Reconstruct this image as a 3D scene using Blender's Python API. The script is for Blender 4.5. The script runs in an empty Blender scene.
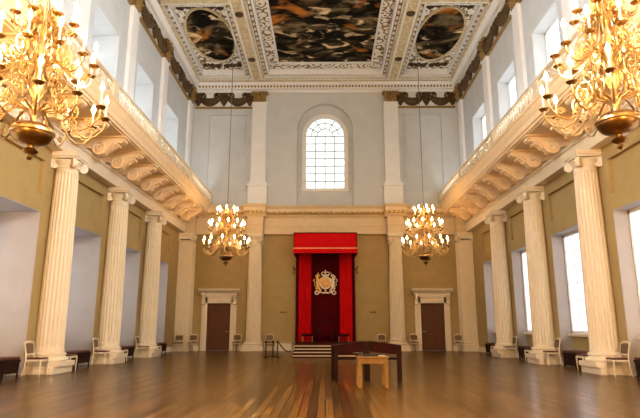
import bpy, bmesh, math, random
from mathutils import Vector, Matrix
PI = math.pi
random.seed(7)
C = bpy.context.scene.collection
SC = bpy.context.scene

# ------------------------------------------------------------------ materials
def new_mat(name):
    m = bpy.data.materials.new(name); m.use_nodes = True
    nt = m.node_tree; b = nt.nodes['Principled BSDF']
    return m, nt, b

def paint(name, col, rough=.6, var=.06, scale=3.0, metal=0.0, bump=0.0, bscale=40, spec=.25):
    m, nt, b = new_mat(name)
    tc = nt.nodes.new('ShaderNodeTexCoord')
    n = nt.nodes.new('ShaderNodeTexNoise'); n.inputs['Scale'].default_value = scale; n.inputs['Detail'].default_value = 5
    nt.links.new(tc.outputs['Object'], n.inputs['Vector'])
    r = nt.nodes.new('ShaderNodeValToRGB')
    lo = [max(0, c * (1 - var)) for c in col]; hi = [min(1, c * (1 + var)) for c in col]
    r.color_ramp.elements[0].position = .3; r.color_ramp.elements[1].position = .7
    r.color_ramp.elements[0].color = (*lo, 1); r.color_ramp.elements[1].color = (*hi, 1)
    nt.links.new(n.outputs['Fac'], r.inputs['Fac']); nt.links.new(r.outputs['Color'], b.inputs['Base Color'])
    b.inputs['Roughness'].default_value = rough; b.inputs['Metallic'].default_value = metal; b.inputs['Specular IOR Level'].default_value = spec
    if bump:
        n2 = nt.nodes.new('ShaderNodeTexNoise'); n2.inputs['Scale'].default_value = bscale
        nt.links.new(tc.outputs['Object'], n2.inputs['Vector'])
        bp = nt.nodes.new('ShaderNodeBump'); bp.inputs['Strength'].default_value = bump; bp.inputs['Distance'].default_value = .02
        nt.links.new(n2.outputs['Fac'], bp.inputs['Height']); nt.links.new(bp.outputs['Normal'], b.inputs['Normal'])
    return m

def emit(name, col, strength):
    m, nt, b = new_mat(name)
    b.inputs['Base Color'].default_value = (*col, 1)
    b.inputs['Emission Color'].default_value = (*col, 1); b.inputs['Emission Strength'].default_value = strength
    return m

M = {}
M['gallery'] = paint('gallery_paint_amber_lit', (.80, .59, .34), .6, .05, spec=.3)  # warm lamplight put into the colour; the real paint matches the rest
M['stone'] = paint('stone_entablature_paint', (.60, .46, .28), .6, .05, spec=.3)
M['cream'] = paint('cream_paint', (.66, .56, .40), .5, .04)
M['pier'] = paint('cream_pier_paint', (.66, .56, .40), .5, .04)
M['tan'] = paint('stone_wall_paint', (.345, .240, .092), .75, .07, 2.0, bump=.15, spec=.3)
M['grey'] = paint('grey_wall_paint', (.54, .56, .56), .75, .05, 1.5, bump=.12, spec=.3)
M['jamb'] = paint('window_plaster', (.39, .355, .33), .8, .04, 2, spec=.2)
M['white'] = paint('white_paint', (.76, .76, .74), .5, .03)
M['gild'] = paint('aged_gilding', (.27, .165, .05), .45, .45, 9, .25)
M['gold'] = paint('gold_leaf', (.62, .42, .14), .38, .25, 9, .6)
M['darkgild'] = paint('dark_gilding', (.075, .042, .016), .5, .6, 12, .2)
M['beamgold'] = paint('beam_gilding', (.60, .50, .30), .5, .3, 7, .15, .3, 25)
M['brass'] = paint('polished_brass', (.62, .43, .19), .28, .15, 6, 1.0)
M['darkbrass'] = paint('dark_brass', (.28, .15, .04), .3, .2, 6, 1.0)
M['candle'] = paint('candle_wax', (.9, .82, .66), .5, .03)
M['bulb'] = emit('lit_bulb', (1.0, .61, .26), 66)
M['oak'] = paint('light_oak', (.20, .098, .022), .45, .2, 14, spec=.25)
M['maroon'] = paint('dark_red_wood', (.026, .0045, .003), .7, .25, 8, spec=.05)
M['darkwood'] = paint('dark_wood', (.018, .006, .0035), .6, .25, 8, spec=.08)
M['redseat'] = paint('dark_red_leather', (.075, .016, .009), .5, .2, 10, spec=.3)
M['padbrown'] = paint('brown_leather', (.13, .075, .04), .6, .15, 10)
M['chairpaint'] = paint('chair_cream_paint', (.60, .50, .34), .5, .08, 8, spec=.2)
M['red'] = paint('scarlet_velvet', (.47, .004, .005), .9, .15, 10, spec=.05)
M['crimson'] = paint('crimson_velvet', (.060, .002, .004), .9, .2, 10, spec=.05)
M['braid'] = paint('gold_braid', (.70, .30, .14), .5, .2, 20)
M['carpet'] = paint('dais_carpet', (.050, .006, .004), .95, .2, 20, spec=.05)
M['armsgold'] = paint('arms_gilding', (.78, .50, .15), .4, .2, 12, .3)
M['armssilver'] = paint('arms_pale', (.80, .66, .48), .4, .1, 12, .1)
M['black'] = paint('black_plastic', (.015, .014, .013), .4, .1)
M['paper'] = paint('paper', (.62, .55, .42), .8, .05)
M['rod'] = paint('steel_rod', (.20, .18, .15), .4, .1, 5, .8)
M['pane_cool'] = emit('daylit_pane', (.92, .94, 1.0), 1.0)
M['pane_up'] = emit('daylit_upper_pane', (.86, .93, 1.0), 1.3)
M['pane_boost'] = emit('boosted_upper_pane', (.76, .88, 1.0), 105.0)  # unseen near bays of both walls: glow raised to brighten the upper hall
M['pane_end'] = emit('daylit_end_pane', (.80, .92, .95), .88)
M['bars'] = paint('grey_glazing_bars', (.30, .32, .33), .6, .04)
M['blind'] = paint('white_blind', (.8, .82, .86), .9, .02)

def wood_door(name, col):
    m, nt, b = new_mat(name)
    tc = nt.nodes.new('ShaderNodeTexCoord'); mp = nt.nodes.new('ShaderNodeMapping')
    mp.inputs['Scale'].default_value = (14, 14, 1.2)
    n = nt.nodes.new('ShaderNodeTexNoise'); n.inputs['Scale'].default_value = 1.5; n.inputs['Detail'].default_value = 6; n.inputs['Distortion'].default_value = .6
    r = nt.nodes.new('ShaderNodeValToRGB')
    r.color_ramp.elements[0].color = (*[c * .6 for c in col], 1); r.color_ramp.elements[1].color = (*[c * 1.5 for c in col], 1)
    nt.links.new(tc.outputs['Object'], mp.inputs['Vector']); nt.links.new(mp.outputs['Vector'], n.inputs['Vector'])
    nt.links.new(n.outputs['Fac'], r.inputs['Fac']); nt.links.new(r.outputs['Color'], b.inputs['Base Color'])
    b.inputs['Roughness'].default_value = .45; b.inputs['Specular IOR Level'].default_value = .2
    return m
M['door'] = wood_door('door_mahogany', (.085, .028, .010))

def floor_mat():
    m, nt, b = new_mat('oak_floorboards')
    tc = nt.nodes.new('ShaderNodeTexCoord')
    mp = nt.nodes.new('ShaderNodeMapping'); mp.inputs['Rotation'].default_value = (0, 0, PI / 2)
    br = nt.nodes.new('ShaderNodeTexBrick')
    br.inputs['Scale'].default_value = 1.0; br.inputs['Brick Width'].default_value = 2.4; br.inputs['Row Height'].default_value = .14
    br.inputs['Mortar Size'].default_value = .012; br.offset = .37
    br.inputs['Color1'].default_value = (.045, .020, .0042, 1); br.inputs['Color2'].default_value = (.195, .093, .020, 1)
    br.inputs['Mortar'].default_value = (.012, .005, .002, 1); br.inputs['Mortar Smooth'].default_value = .3
    mp.inputs['Rotation'].default_value = (0, 0, PI/2)
    nt.links.new(tc.outputs['Object'], mp.inputs['Vector']); nt.links.new(mp.outputs['Vector'], br.inputs['Vector'])
    mp2 = nt.nodes.new('ShaderNodeMapping'); mp2.inputs['Scale'].default_value = (14, 1.2, 1)
    n = nt.nodes.new('ShaderNodeTexNoise'); n.inputs['Scale'].default_value = 1.6; n.inputs['Detail'].default_value = 6
    nt.links.new(tc.outputs['Object'], mp2.inputs['Vector']); nt.links.new(mp2.outputs['Vector'], n.inputs['Vector'])
    r = nt.nodes.new('ShaderNodeValToRGB'); r.color_ramp.elements[0].color = (.45, .45, .45, 1); r.color_ramp.elements[1].color = (1.4, 1.4, 1.4, 1); r.color_ramp.elements[0].position = .3; r.color_ramp.elements[1].position = .7
    nt.links.new(n.outputs['Fac'], r.inputs['Fac'])
    mx = nt.nodes.new('ShaderNodeMixRGB'); mx.blend_type = 'MULTIPLY'; mx.inputs['Fac'].default_value = 1
    nt.links.new(br.outputs['Color'], mx.inputs['Color1']); nt.links.new(r.outputs['Color'], mx.inputs['Color2'])
    nt.links.new(mx.outputs['Color'], b.inputs['Base Color'])
    n3 = nt.nodes.new('ShaderNodeTexNoise'); n3.inputs['Scale'].default_value = .9; n3.inputs['Detail'].default_value = 4
    nt.links.new(tc.outputs['Object'], n3.inputs['Vector'])
    mr = nt.nodes.new('ShaderNodeMapRange'); mr.inputs['From Min'].default_value = .03; mr.inputs['From Max'].default_value = .25; mr.inputs['To Min'].default_value = .26; mr.inputs['To Max'].default_value = .15; b.inputs['Specular IOR Level'].default_value = .11
    nt.links.new(mx.outputs['Color'], mr.inputs['Value']); nt.links.new(mr.outputs['Result'], b.inputs['Roughness'])
    bp = nt.nodes.new('ShaderNodeBump'); bp.inputs['Strength'].default_value = .35; bp.inputs['Distance'].default_value = .003
    mx2 = nt.nodes.new('ShaderNodeMath'); mx2.operation = 'ADD'
    nt.links.new(n.outputs['Fac'], mx2.inputs[0]); nt.links.new(br.outputs['Fac'], mx2.inputs[1])
    nt.links.new(mx2.outputs[0], bp.inputs['Height']); nt.links.new(bp.outputs['Normal'], b.inputs['Normal'])
    return m
M['floor'] = floor_mat()

def ornament(name, bg, fg, scale, lo=.42, hi=.5, dark=None):
    """filigree: warped cell edges over a plain ground"""
    m, nt, b = new_mat(name)
    tc = nt.nodes.new('ShaderNodeTexCoord')
    n = nt.nodes.new('ShaderNodeTexNoise'); n.inputs['Scale'].default_value = scale * .6; n.inputs['Detail'].default_value = 2
    nt.links.new(tc.outputs['Object'], n.inputs['Vector'])
    mx = nt.nodes.new('ShaderNodeMixRGB'); mx.inputs['Fac'].default_value = .22
    nt.links.new(tc.outputs['Object'], mx.inputs['Color1']); nt.links.new(n.outputs['Color'], mx.inputs['Color2'])
    w = nt.nodes.new('ShaderNodeTexVoronoi'); w.feature = 'F1'; w.inputs['Scale'].default_value = scale
    nt.links.new(mx.outputs['Color'], w.inputs['Vector'])
    s = nt.nodes.new('ShaderNodeMath'); s.operation = 'SINE'
    k = nt.nodes.new('ShaderNodeMath'); k.operation = 'MULTIPLY'; k.inputs[1].default_value = 14
    nt.links.new(w.outputs['Distance'], k.inputs[0]); nt.links.new(k.outputs[0], s.inputs[0])
    r = nt.nodes.new('ShaderNodeValToRGB')
    e = r.color_ramp.elements; e[0].position = .35; e[0].color = (*bg, 1); e[1].position = .55; e[1].color = (*fg, 1)
    if dark:
        x = r.color_ramp.elements.new(.85); x.color = (*dark, 1)
    nt.links.new(s.outputs[0], r.inputs['Fac']); nt.links.new(r.outputs['Color'], b.inputs['Base Color'])
    b.inputs['Roughness'].default_value = .55
    bp = nt.nodes.new('ShaderNodeBump'); bp.inputs['Strength'].default_value = .5; bp.inputs['Distance'].default_value = .04
    nt.links.new(s.outputs[0], bp.inputs['Height']); nt.links.new(bp.outputs['Normal'], b.inputs['Normal'])
    return m
M['filigree'] = ornament('ceiling_filigree', (.84, .81, .72), (.035, .025, .015), 2.9, lo=.3, dark=(.20, .13, .05))
M['leafband'] = ornament('leaf_band', (.78, .74, .64), (.33, .22, .09), 5.0, dark=(.18, .11, .04))

def canvas(name, seed, sx, sy):
    m, nt, b = new_mat(name)
    L = nt.links.new
    tc = nt.nodes.new('ShaderNodeTexCoord')
    mp = nt.nodes.new('ShaderNodeMapping'); mp.inputs['Scale'].default_value = (sx, sy, 1); mp.inputs['Location'].default_value = (seed * 3.1, seed * 1.7, seed)
    L(tc.outputs['Object'], mp.inputs['Vector'])
    def ns(scale, det, dist, off):
        a = nt.nodes.new('ShaderNodeMapping'); a.inputs['Location'].default_value = (off, off * .7, off)
        L(mp.outputs['Vector'], a.inputs['Vector'])
        n = nt.nodes.new('ShaderNodeTexNoise'); n.inputs['Scale'].default_value = scale; n.inputs['Detail'].default_value = det; n.inputs['Distortion'].default_value = dist
        L(a.outputs['Vector'], n.inputs['Vector']); return n
    n1 = ns(1.4, 7, 1.0, 0)
    r1 = nt.nodes.new('ShaderNodeValToRGB'); e = r1.color_ramp.elements
    e[0].position = .42; e[0].color = (.006, .005, .003, 1); e[1].position = .66; e[1].color = (.20, .145, .07, 1)
    x = e.new(.53); x.color = (.03, .022, .012, 1)
    L(n1.outputs['Fac'], r1.inputs['Fac'])
    n2 = ns(.7, 5, .8, 11)
    r2 = nt.nodes.new('ShaderNodeValToRGB'); e = r2.color_ramp.elements
    e[0].position = .57; e[0].color = (0, 0, 0, 1); e[1].position = .66; e[1].color = (1, 1, 1, 1)
    L(n2.outputs['Fac'], r2.inputs['Fac'])
    m1 = nt.nodes.new('ShaderNodeMixRGB'); m1.inputs['Color2'].default_value = (.46, .16, .025, 1)
    L(r2.outputs['Color'], m1.inputs['Fac']); L(r1.outputs['Color'], m1.inputs['Color1'])
    n3 = ns(1.5, 6, 1.2, 23)
    r3 = nt.nodes.new('ShaderNodeValToRGB'); e = r3.color_ramp.elements
    e[0].position = .57; e[0].color = (0, 0, 0, 1); e[1].position = .68; e[1].color = (1, 1, 1, 1)
    L(n3.outputs['Fac'], r3.inputs['Fac'])
    m2 = nt.nodes.new('ShaderNodeMixRGB'); m2.inputs['Color2'].default_value = (.84, .64, .36, 1)
    L(r3.outputs['Color'], m2.inputs['Fac']); L(m1.outputs['Color'], m2.inputs['Color1'])
    L(m2.outputs['Color'], b.inputs['Base Color']); b.inputs['Roughness'].default_value = .7; b.inputs['Specular IOR Level'].default_value = .04
    return m

# ------------------------------------------------------------------ mesh builder
class MB:
    def __init__(s): s.v = []; s.f = []
    def add(s, vs, fs):
        k = len(s.v); s.v += [tuple(x) for x in vs]; s.f += [tuple(i + k for i in f) for f in fs]; return s
    def box(s, x0, x1, y0, y1, z0, z1):
        return s.add([(x0,y0,z0),(x1,y0,z0),(x1,y1,z0),(x0,y1,z0),(x0,y0,z1),(x1,y0,z1),(x1,y1,z1),(x0,y1,z1)],
                     [(0,3,2,1),(4,5,6,7),(0,1,5,4),(1,2,6,5),(2,3,7,6),(3,0,4,7)])
    def cbox(s, c, d): return s.box(c[0]-d[0]/2,c[0]+d[0]/2,c[1]-d[1]/2,c[1]+d[1]/2,c[2]-d[2]/2,c[2]+d[2]/2)
    def bar(s, a, b, w, d=None, up=(0,0,1)):
        """square bar from a to b"""
        a = Vector(a); b = Vector(b); t = (b - a).normalized(); u = Vector(up)
        if abs(t.dot(u)) > .95: u = Vector((0,1,0))
        r = t.cross(u).normalized(); u = r.cross(t).normalized(); d = d or w
        P = [a - r*w/2 - u*d/2, a + r*w/2 - u*d/2, a + r*w/2 + u*d/2, a - r*w/2 + u*d/2]
        Q = [p + (b - a) for p in P]
        return s.add(P + Q, [(0,1,2,3),(7,6,5,4),(0,4,5,1),(1,5,6,2),(2,6,7,3),(3,7,4,0)])
    def prism(s, prof, lo, hi, ax):
        """profile polygon extruded along axis ax ('x','y','z'); profile coordinates are the two other axes in order"""
        def pt(p, t): return {'x': (t, p[0], p[1]), 'y': (p[0], t, p[1]), 'z': (p[0], p[1], t)}[ax]
        n = len(prof); vs = [pt(p, lo) for p in prof] + [pt(p, hi) for p in prof]
        fs = [(i, (i+1) % n, (i+1) % n + n, i + n) for i in range(n)] + [tuple(range(n))[::-1], tuple(range(n, 2*n))]
        return s.add(vs, fs)
    def lathe(s, prof, n=16, c=(0,0,0), a0=0.0, a1=2*PI):
        full = abs(a1 - a0 - 2*PI) < 1e-6; m = n if full else n + 1
        vs = []; fs = []
        for (r, z) in prof:
            for i in range(m):
                a = a0 + (a1-a0)*i/n; vs.append((c[0]+r*math.cos(a), c[1]+r*math.sin(a), c[2]+z))
        for j in range(len(prof)-1):
            for i in range(n):
                i2 = (i+1) % m; fs.append((j*m+i, j*m+i2, (j+1)*m+i2, (j+1)*m+i))
        fs.append(tuple(range(m))[::-1]); fs.append(tuple(range((len(prof)-1)*m, len(prof)*m)))
        return s.add(vs, fs)
    def tube(s, pts, rad, n=6, closed=False):
        pts = [Vector(p) for p in pts]; N = len(pts)
        rads = rad if isinstance(rad, (list, tuple)) else [rad]*N
        vs = []; fs = []; u = None
        for i, p in enumerate(pts):
            a = pts[i-1] if (i or closed) else p; b = pts[(i+1) % N] if (i < N-1 or closed) else p
            t = (b - a).normalized()
            if u is None:
                u = Vector((0,0,1)) if abs(t.z) < .9 else Vector((1,0,0))
            u = (u - t*u.dot(t)).normalized(); w = t.cross(u)
            for k in range(n):
                q = 2*PI*k/n; vs.append(p + (u*math.cos(q) + w*math.sin(q))*rads[i])
        for i in range(N if closed else N-1):
            j = (i+1) % N
            for k in range(n):
                l = (k+1) % n; fs.append((i*n+k, i*n+l, j*n+l, j*n+k))
        if not closed: fs.append(tuple(range(n))[::-1]); fs.append(tuple(range((N-1)*n, N*n)))
        return s.add(vs, fs)
    def ball(s, c, r, n=10, m=6):
        rx, ry, rz = r if isinstance(r, (tuple, list)) else (r, r, r)
        vs = [(c[0],c[1],c[2]-rz)]; fs = []
        for j in range(1, m):
            p = -PI/2 + PI*j/m
            for i in range(n):
                a = 2*PI*i/n; vs.append((c[0]+rx*math.cos(p)*math.cos(a), c[1]+ry*math.cos(p)*math.sin(a), c[2]+rz*math.sin(p)))
        vs.append((c[0],c[1],c[2]+rz)); T = len(vs)-1
        for i in range(n):
            fs.append((0, 1+(i+1) % n, 1+i)); fs.append((T, T-n+i, T-n+(i+1) % n))
        for j in range(m-2):
            for i in range(n):
                a = 1+j*n; fs.append((a+i, a+(i+1) % n, a+n+(i+1) % n, a+n+i))
        return s.add(vs, fs)
    def ribbon(s, path, th, e1, e2, c, half):
        """2-D path (p,q) drawn in plane spanned by e1,e2 about c, thickened by th, extruded +-half along e1 x e2"""
        e1 = Vector(e1); e2 = Vector(e2); e3 = e1.cross(e2); c = Vector(c)
        vs = []; fs = []; N = len(path)
        for i, p in enumerate(path):
            a = path[max(0, i-1)]; b = path[min(N-1, i+1)]
            tx, ty = b[0]-a[0], b[1]-a[1]; l = math.hypot(tx, ty) or 1; nx, ny = -ty/l, tx/l
            t = th[i] if isinstance(th, (list, tuple)) else th
            for sgn in (-1, 1):
                q = c + e1*(p[0]+nx*t*sgn/2) + e2*(p[1]+ny*t*sgn/2)
                vs.append(q - e3*half); vs.append(q + e3*half)
        for i in range(N-1):
            a = i*4; b = a+4
            fs += [(a, a+1, b+1, b), (a+2, b+2, b+3, a+3), (a, b, b+2, a+2), (a+1, a+3, b+3, b+1)]
        fs += [(0, 2, 3, 1), (4*N-4, 4*N-3, 4*N-1, 4*N-2)]
        return s.add(vs, fs)
    def mirx(s):
        s.v = [(-x, y, z) for x, y, z in s.v]; return s
    def moved(s, M4):
        s.v = [tuple(M4 @ Vector(p)) for p in s.v]; return s
    def build(s, name, mat, parent=None, loc=(0,0,0), smooth=True, ang=35, bevel=0):
        me = bpy.data.meshes.new(name); me.from_pydata(s.v, [], s.f)
        bm = bmesh.new(); bm.from_mesh(me); bmesh.ops.recalc_face_normals(bm, faces=bm.faces); bm.to_mesh(me); bm.free()
        mats = mat if isinstance(mat, (list, tuple)) else [mat]
        for x in mats: me.materials.append(x)
        if smooth:
            me.shade_smooth(); me.set_sharp_from_angle(angle=math.radians(ang))
        o = bpy.data.objects.new(name, me); C.objects.link(o); o.location = loc
        if parent: o.parent = parent
        if bevel:
            md = o.modifiers.new('bevel', 'BEVEL'); md.width = bevel; md.segments = 2; md.limit_method = 'ANGLE'
        return o

def thing(name, label, cat, loc=(0,0,0), rz=0.0, group=None):
    o = bpy.data.objects.new(name, None); C.objects.link(o); o.location = loc; o.rotation_euler = (0,0,rz)
    o.empty_display_size = .2
    return tag(o, label, cat, group)
def tag(o, label, cat, group=None):
    o['label'] = label; o['category'] = cat; o['kind'] = 'thing'
    if group: o['group'] = group
    return o
def struct(o): o['kind'] = 'structure'; return o
def dup(root, loc, rz, label, group=None):
    r = root.copy(); C.objects.link(r); r.location = loc; r.rotation_euler = (0,0,rz); r['label'] = label
    if group: r['group'] = group
    for ch in list(root.children):
        c = ch.copy(); C.objects.link(c); c.parent = r
        for g in list(ch.children):
            d = g.copy(); C.objects.link(d); d.parent = c
    return r
def spiral(r0, r1, a0, turns, n=28):
    return [((r0+(r1-r0)*i/n)*math.cos(a0+turns*2*PI*i/n), (r0+(r1-r0)*i/n)*math.sin(a0+turns*2*PI*i/n)) for i in range(n+1)]

# ------------------------------------------------------------------ dimensions (metres; x across, y down the hall, z up)
XW, XU, YE, YB = 8.35, 8.15, 31.4, -2.6
ZM = 7.9                  # where lower wall meets the upper wall
ZT = 16.45                # ceiling panels
COLY = [11.75, 16.2, 20.6, 25.0]
BAYS = [.6, 5.05, 9.5, 13.97, 18.4, 22.8, 27.25]
ORD = ['first', 'second', 'third', 'fourth', 'fifth', 'sixth']

# ------------------------------------------------------------------ walls
def wall_cells(mb, ax, f0, f1, u0, u1, z0, z1, holes):
    """wall slab with rectangular holes; ax 'x' slab spans f0..f1 in x and u in y; ax 'y' the reverse"""
    us = sorted({u0, u1} | {h[0] for h in holes} | {h[1] for h in holes}); zs = sorted({z0, z1} | {h[2] for h in holes} | {h[3] for h in holes})
    us = [u for u in us if u0 <= u <= u1]; zs = [z for z in zs if z0 <= z <= z1]
    for a, b in zip(us, us[1:]):
        run = None
        for c, d in zip(zs, zs[1:]):
            mu, mz = (a+b)/2, (c+d)/2
            solid = not any(h[0] < mu < h[1] and h[2] < mz < h[3] for h in holes)
            if solid: run = [c, d] if run is None else [run[0], d]
            if (not solid or d == zs[-1]) and run:
                if ax == 'x': mb.box(f0, f1, a, b, run[0], run[1])
                else: mb.box(a, b, f0, f1, run[0], run[1])
                run = None

NH, NZ = 1.55, 4.62       # lower window recess: half width, head height
PZ0, PZ1, PHW = 5.10, 6.15, 1.48
UH, UZ0, UZ1 = 1.15, 9.35, 12.6
def side_wall(s):
    nm = 'left' if s < 0 else 'right'
    dep = 1.2 if s < 0 else .42; ud = 1.15 if s < 0 else .55
    lo = MB()
    niches = [(b-NH, b+NH, 0, NZ) for b in BAYS]
    panels = [(b-PHW, b+PHW, PZ0, PZ1) for b in BAYS]
    wall_cells(lo, 'x', XW, XW+.12, YB, YE+.4, 0, ZM, niches + panels)        # face layer with the sunk panels
    wall_cells(lo, 'x', XW+.12, XW+1.5, YB, YE+.4, 0, ZM, niches)
    if s < 0: lo.mirx()
    w = struct(lo.build('wall_'+nm, M['tan']))
    up = MB()
    wall_cells(up, 'x', XU, XW+1.5, YB, YE+.4, ZM, ZT+.1, [(b-UH, b+UH, UZ0, UZ1) for b in BAYS])
    if s < 0: up.mirx()
    up.build('upper_wall', M['grey'], w)
    jm = MB()
    for b in BAYS:       # plaster linings of the window recesses
        t = .02; x0, x1 = XW+.012, XW+dep
        jm.box(x0, x1, b+NH-t, b+NH, 0, NZ); jm.box(x0, x1, b-NH, b-NH+t, 0, NZ); jm.box(x0, x1, b-NH, b+NH, NZ-t, NZ)
    if s < 0: jm.mirx()
    jm.build('recess_lining', M['jamb'], w, smooth=False)
    ub = MB()
    for b in BAYS:
        t = .015; x0, x1 = XU+.012, XU+ud
        ub.box(x0, x1, b+UH-t, b+UH, UZ0, UZ1); ub.box(x0, x1, b-UH, b-UH+t, UZ0, UZ1); ub.box(x0, x1, b-UH, b+UH, UZ1-t, UZ1)
    if s < 0: ub.mirx()
    ub.build('upper_recess_lining', M['grey'], w, smooth=False)
    bb = MB()
    ys = [YB] + [q for b in BAYS for q in (b-NH, b+NH)] + [30.5]
    for a, b in zip(ys[::2], ys[1::2]): bb.box(XW-.03, XW, a, b, 0, .26)
    if s < 0: bb.mirx()
    struct(bb.build('baseboard_'+nm, M['cream'], smooth=False))
    return w, dep
WALLS = [side_wall(-1), side_wall(1)]

wn = [0]
def lower_window(s, b, dep):
    wn[0] += 1
    r = struct(bpy.data.objects.new('window_%d' % wn[0], None)); C.objects.link(r); r.location = (s*(XW+dep), b, 0)
    d = MB().box(0, s*.04, -NH+.02, NH-.02, 0, .98); d.build('apron_panel', M['tan'], r, smooth=False)
    MB().box(-s*.14, s*.05, -NH+.02, NH-.02, .98, 1.07).build('sill', M['cream'], r, smooth=False, bevel=.01)
    fr = MB()
    y0, y1, z0, z1 = -NH+.02, NH-.02, 1.07, NZ-.02
    if s < 0: y1 = NH-.02
    x0, x1 = sorted((s*.01, s*.09))
    fr.box(x0, x1, y0, y0+.07, z0, z1).box(x0, x1, y1-.07, y1, z0, z1).box(x0, x1, y0, y1, z0, z0+.1).box(x0, x1, y0, y1, z1-.1, z1)
    fr.build('window_frame', M['white'], r, smooth=False)
    g = MB()
    for k in (1, 2, 3): g.box(*sorted((s*.02, s*.05)), y0+(y1-y0)*k/4-.015, y0+(y1-y0)*k/4+.015, z0+.1, z1-.1)
    for k in range(1, 6): g.box(*sorted((s*.02, s*.05)), y0+.07, y1-.07, z0+(z1-z0)*k/6-.012, z0+(z1-z0)*k/6+.012)
    g.build('glazing_bars', M['white'], r, smooth=False)
    MB().box(*sorted((s*.055, s*.075)), y0+.05, y1-.05, z0+.08, z1-.08).build('pane', M['pane_cool'], r, smooth=False)
for (w, dep), s in zip(WALLS, (-1, 1)):
    for b in BAYS: lower_window(s, b, dep)
def upper_window(s, b):
    wn[0] += 1
    r = struct(bpy.data.objects.new('window_%d' % wn[0], None)); C.objects.link(r); r.location = (s*(XU+(1.1 if s < 0 else .5)), b, 0)
    y0, y1, z0, z1 = -UH+.015, UH-.015, UZ0, UZ1-.015
    x0, x1 = sorted((0, s*.08)); fr = MB()
    fr.box(x0, x1, y0, y0+.1, z0, z1).box(x0, x1, y1-.1, y1, z0, z1).box(x0, x1, y0, y1, z0, z0+.1).box(x0, x1, y0, y1, z1-.1, z1)
    fr.build('window_frame', M['white'], r, smooth=False)
    g = MB()
    for k in (1, 2): g.box(*sorted((s*.01, s*.04)), y0+(y1-y0)*k/3-.012, y0+(y1-y0)*k/3+.012, z0+.1, z1-.1)
    for k in range(1, 4): g.box(*sorted((s*.01, s*.04)), y0+.1, y1-.1, z0+(z1-z0)*k/4-.012, z0+(z1-z0)*k/4+.012)
    g.build('glazing_bars', M['white'], r, smooth=False)
    MB().box(*sorted((s*.045, s*.065)), y0+.08, y1-.08, z0+.08, z1-.08).build('pane', M['pane_up' if b > 9 else 'pane_boost'], r, smooth=False)
for s in (-1, 1):
    for b in BAYS: upper_window(s, b)

# end wall
DX, DHW, DH = 6.05, .655, 2.62
NCH, NCS, NCB = 1.70, 13.1, 8.1          # arched recess half width, springing, foot
WHW, WSP, WB = 1.36, 12.8, 9.28          # window outer frame
ew = MB()
wall_cells(ew, 'y', YE, YE+.5, -XW-.6, XW+.6, 0, ZM, [(-DX-DHW, -DX+DHW, -1, DH), (DX-DHW, DX+DHW, -1, DH)])
WE = struct(ew.build('wall_end', M['tan']))
eu = MB()
SP = [(s*5.95-1.14, s*5.95+1.14, 9.3, 14.05) for s in (-1, 1)]
wall_cells(eu, 'y', YE, YE+.12, -XU-.8, XU+.8, ZM, ZT+.1, [(-NCH, NCH, NCB, NCS+NCH)] + SP)
wall_cells(eu, 'y', YE+.12, YE+.5, -XU-.8, XU+.8, ZM, ZT+.1, [(-NCH, NCH, NCB, NCS+NCH)])
def spandrel(mb, r, zs, y0, y1, n=20):
    for sgn in (-1, 1):
        arc = [(sgn*r*math.cos(PI/2*i/n), zs + r*math.sin(PI/2*i/n)) for i in range(n+1)]
        mb.prism([(sgn*r, zs+r)] + arc, y0, y1, 'y')
spandrel(eu, NCH, NCS, YE, YE+.5)
eu.build('upper_wall', M['grey'], WE, ang=30)
# back of the arched recess with the window opening
ba = MB()
wall_cells(ba, 'y', YE+.36, YE+.6, -NCH, NCH, NCB, NCS+NCH, [(-WHW, WHW, WB, WSP+WHW)])
spandrel(ba, WHW, WSP, YE+.36, YE+.6)
ba.build('arched_recess', M['grey'], WE, ang=30)
bb = MB()
for a, b in ((-XW, -7.15), (-4.95, -4.75), (-3.35, 3.35), (4.75, 4.95), (7.15, XW)): bb.box(a, b, YE-.03, YE, 0, .26)
struct(bb.build('baseboard_end', M['cream'], smooth=False))
# sunk panel outlines over the doors
for s in (-1, 1):
    p = MB(); x0, x1, z0, z1 = s*6.05-1.2, s*6.05+1.2, 3.72, 5.85; t = .06
    for (a, b, c, d) in ((x0, x1, z0, z0+t), (x0, x1, z1-t, z1), (x0, x0+t, z0, z1), (x1-t, x1, z0, z1)): p.box(a, b, YE-.03, YE, c, d)
    p.build('panel_moulding', M['tan'], WE, smooth=False)
    p = MB(); x0, x1, z0, z1 = s*5.95-1.2, s*5.95+1.2, 9.24, 14.11; t = .07
    for (a, b, c, d) in ((x0, x1, z0, z0+t), (x0, x1, z1-t, z1), (x0, x0+t, z0, z1), (x1-t, x1, z0, z1)): p.box(a, b, YE-.04, YE, c, d)
    p.build('panel_moulding', M['grey'], WE, smooth=False)
bk = MB().box(-XW-.6, XW+.6, YB-.4, YB, 0, ZT)
struct(bk.build('wall_back', M['tan']))
struct(MB().box(-XW-1.4, XW+1.4, YB-.4, YE+.5, -.3, 0).build('floor', M['floor'], smooth=False))

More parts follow.
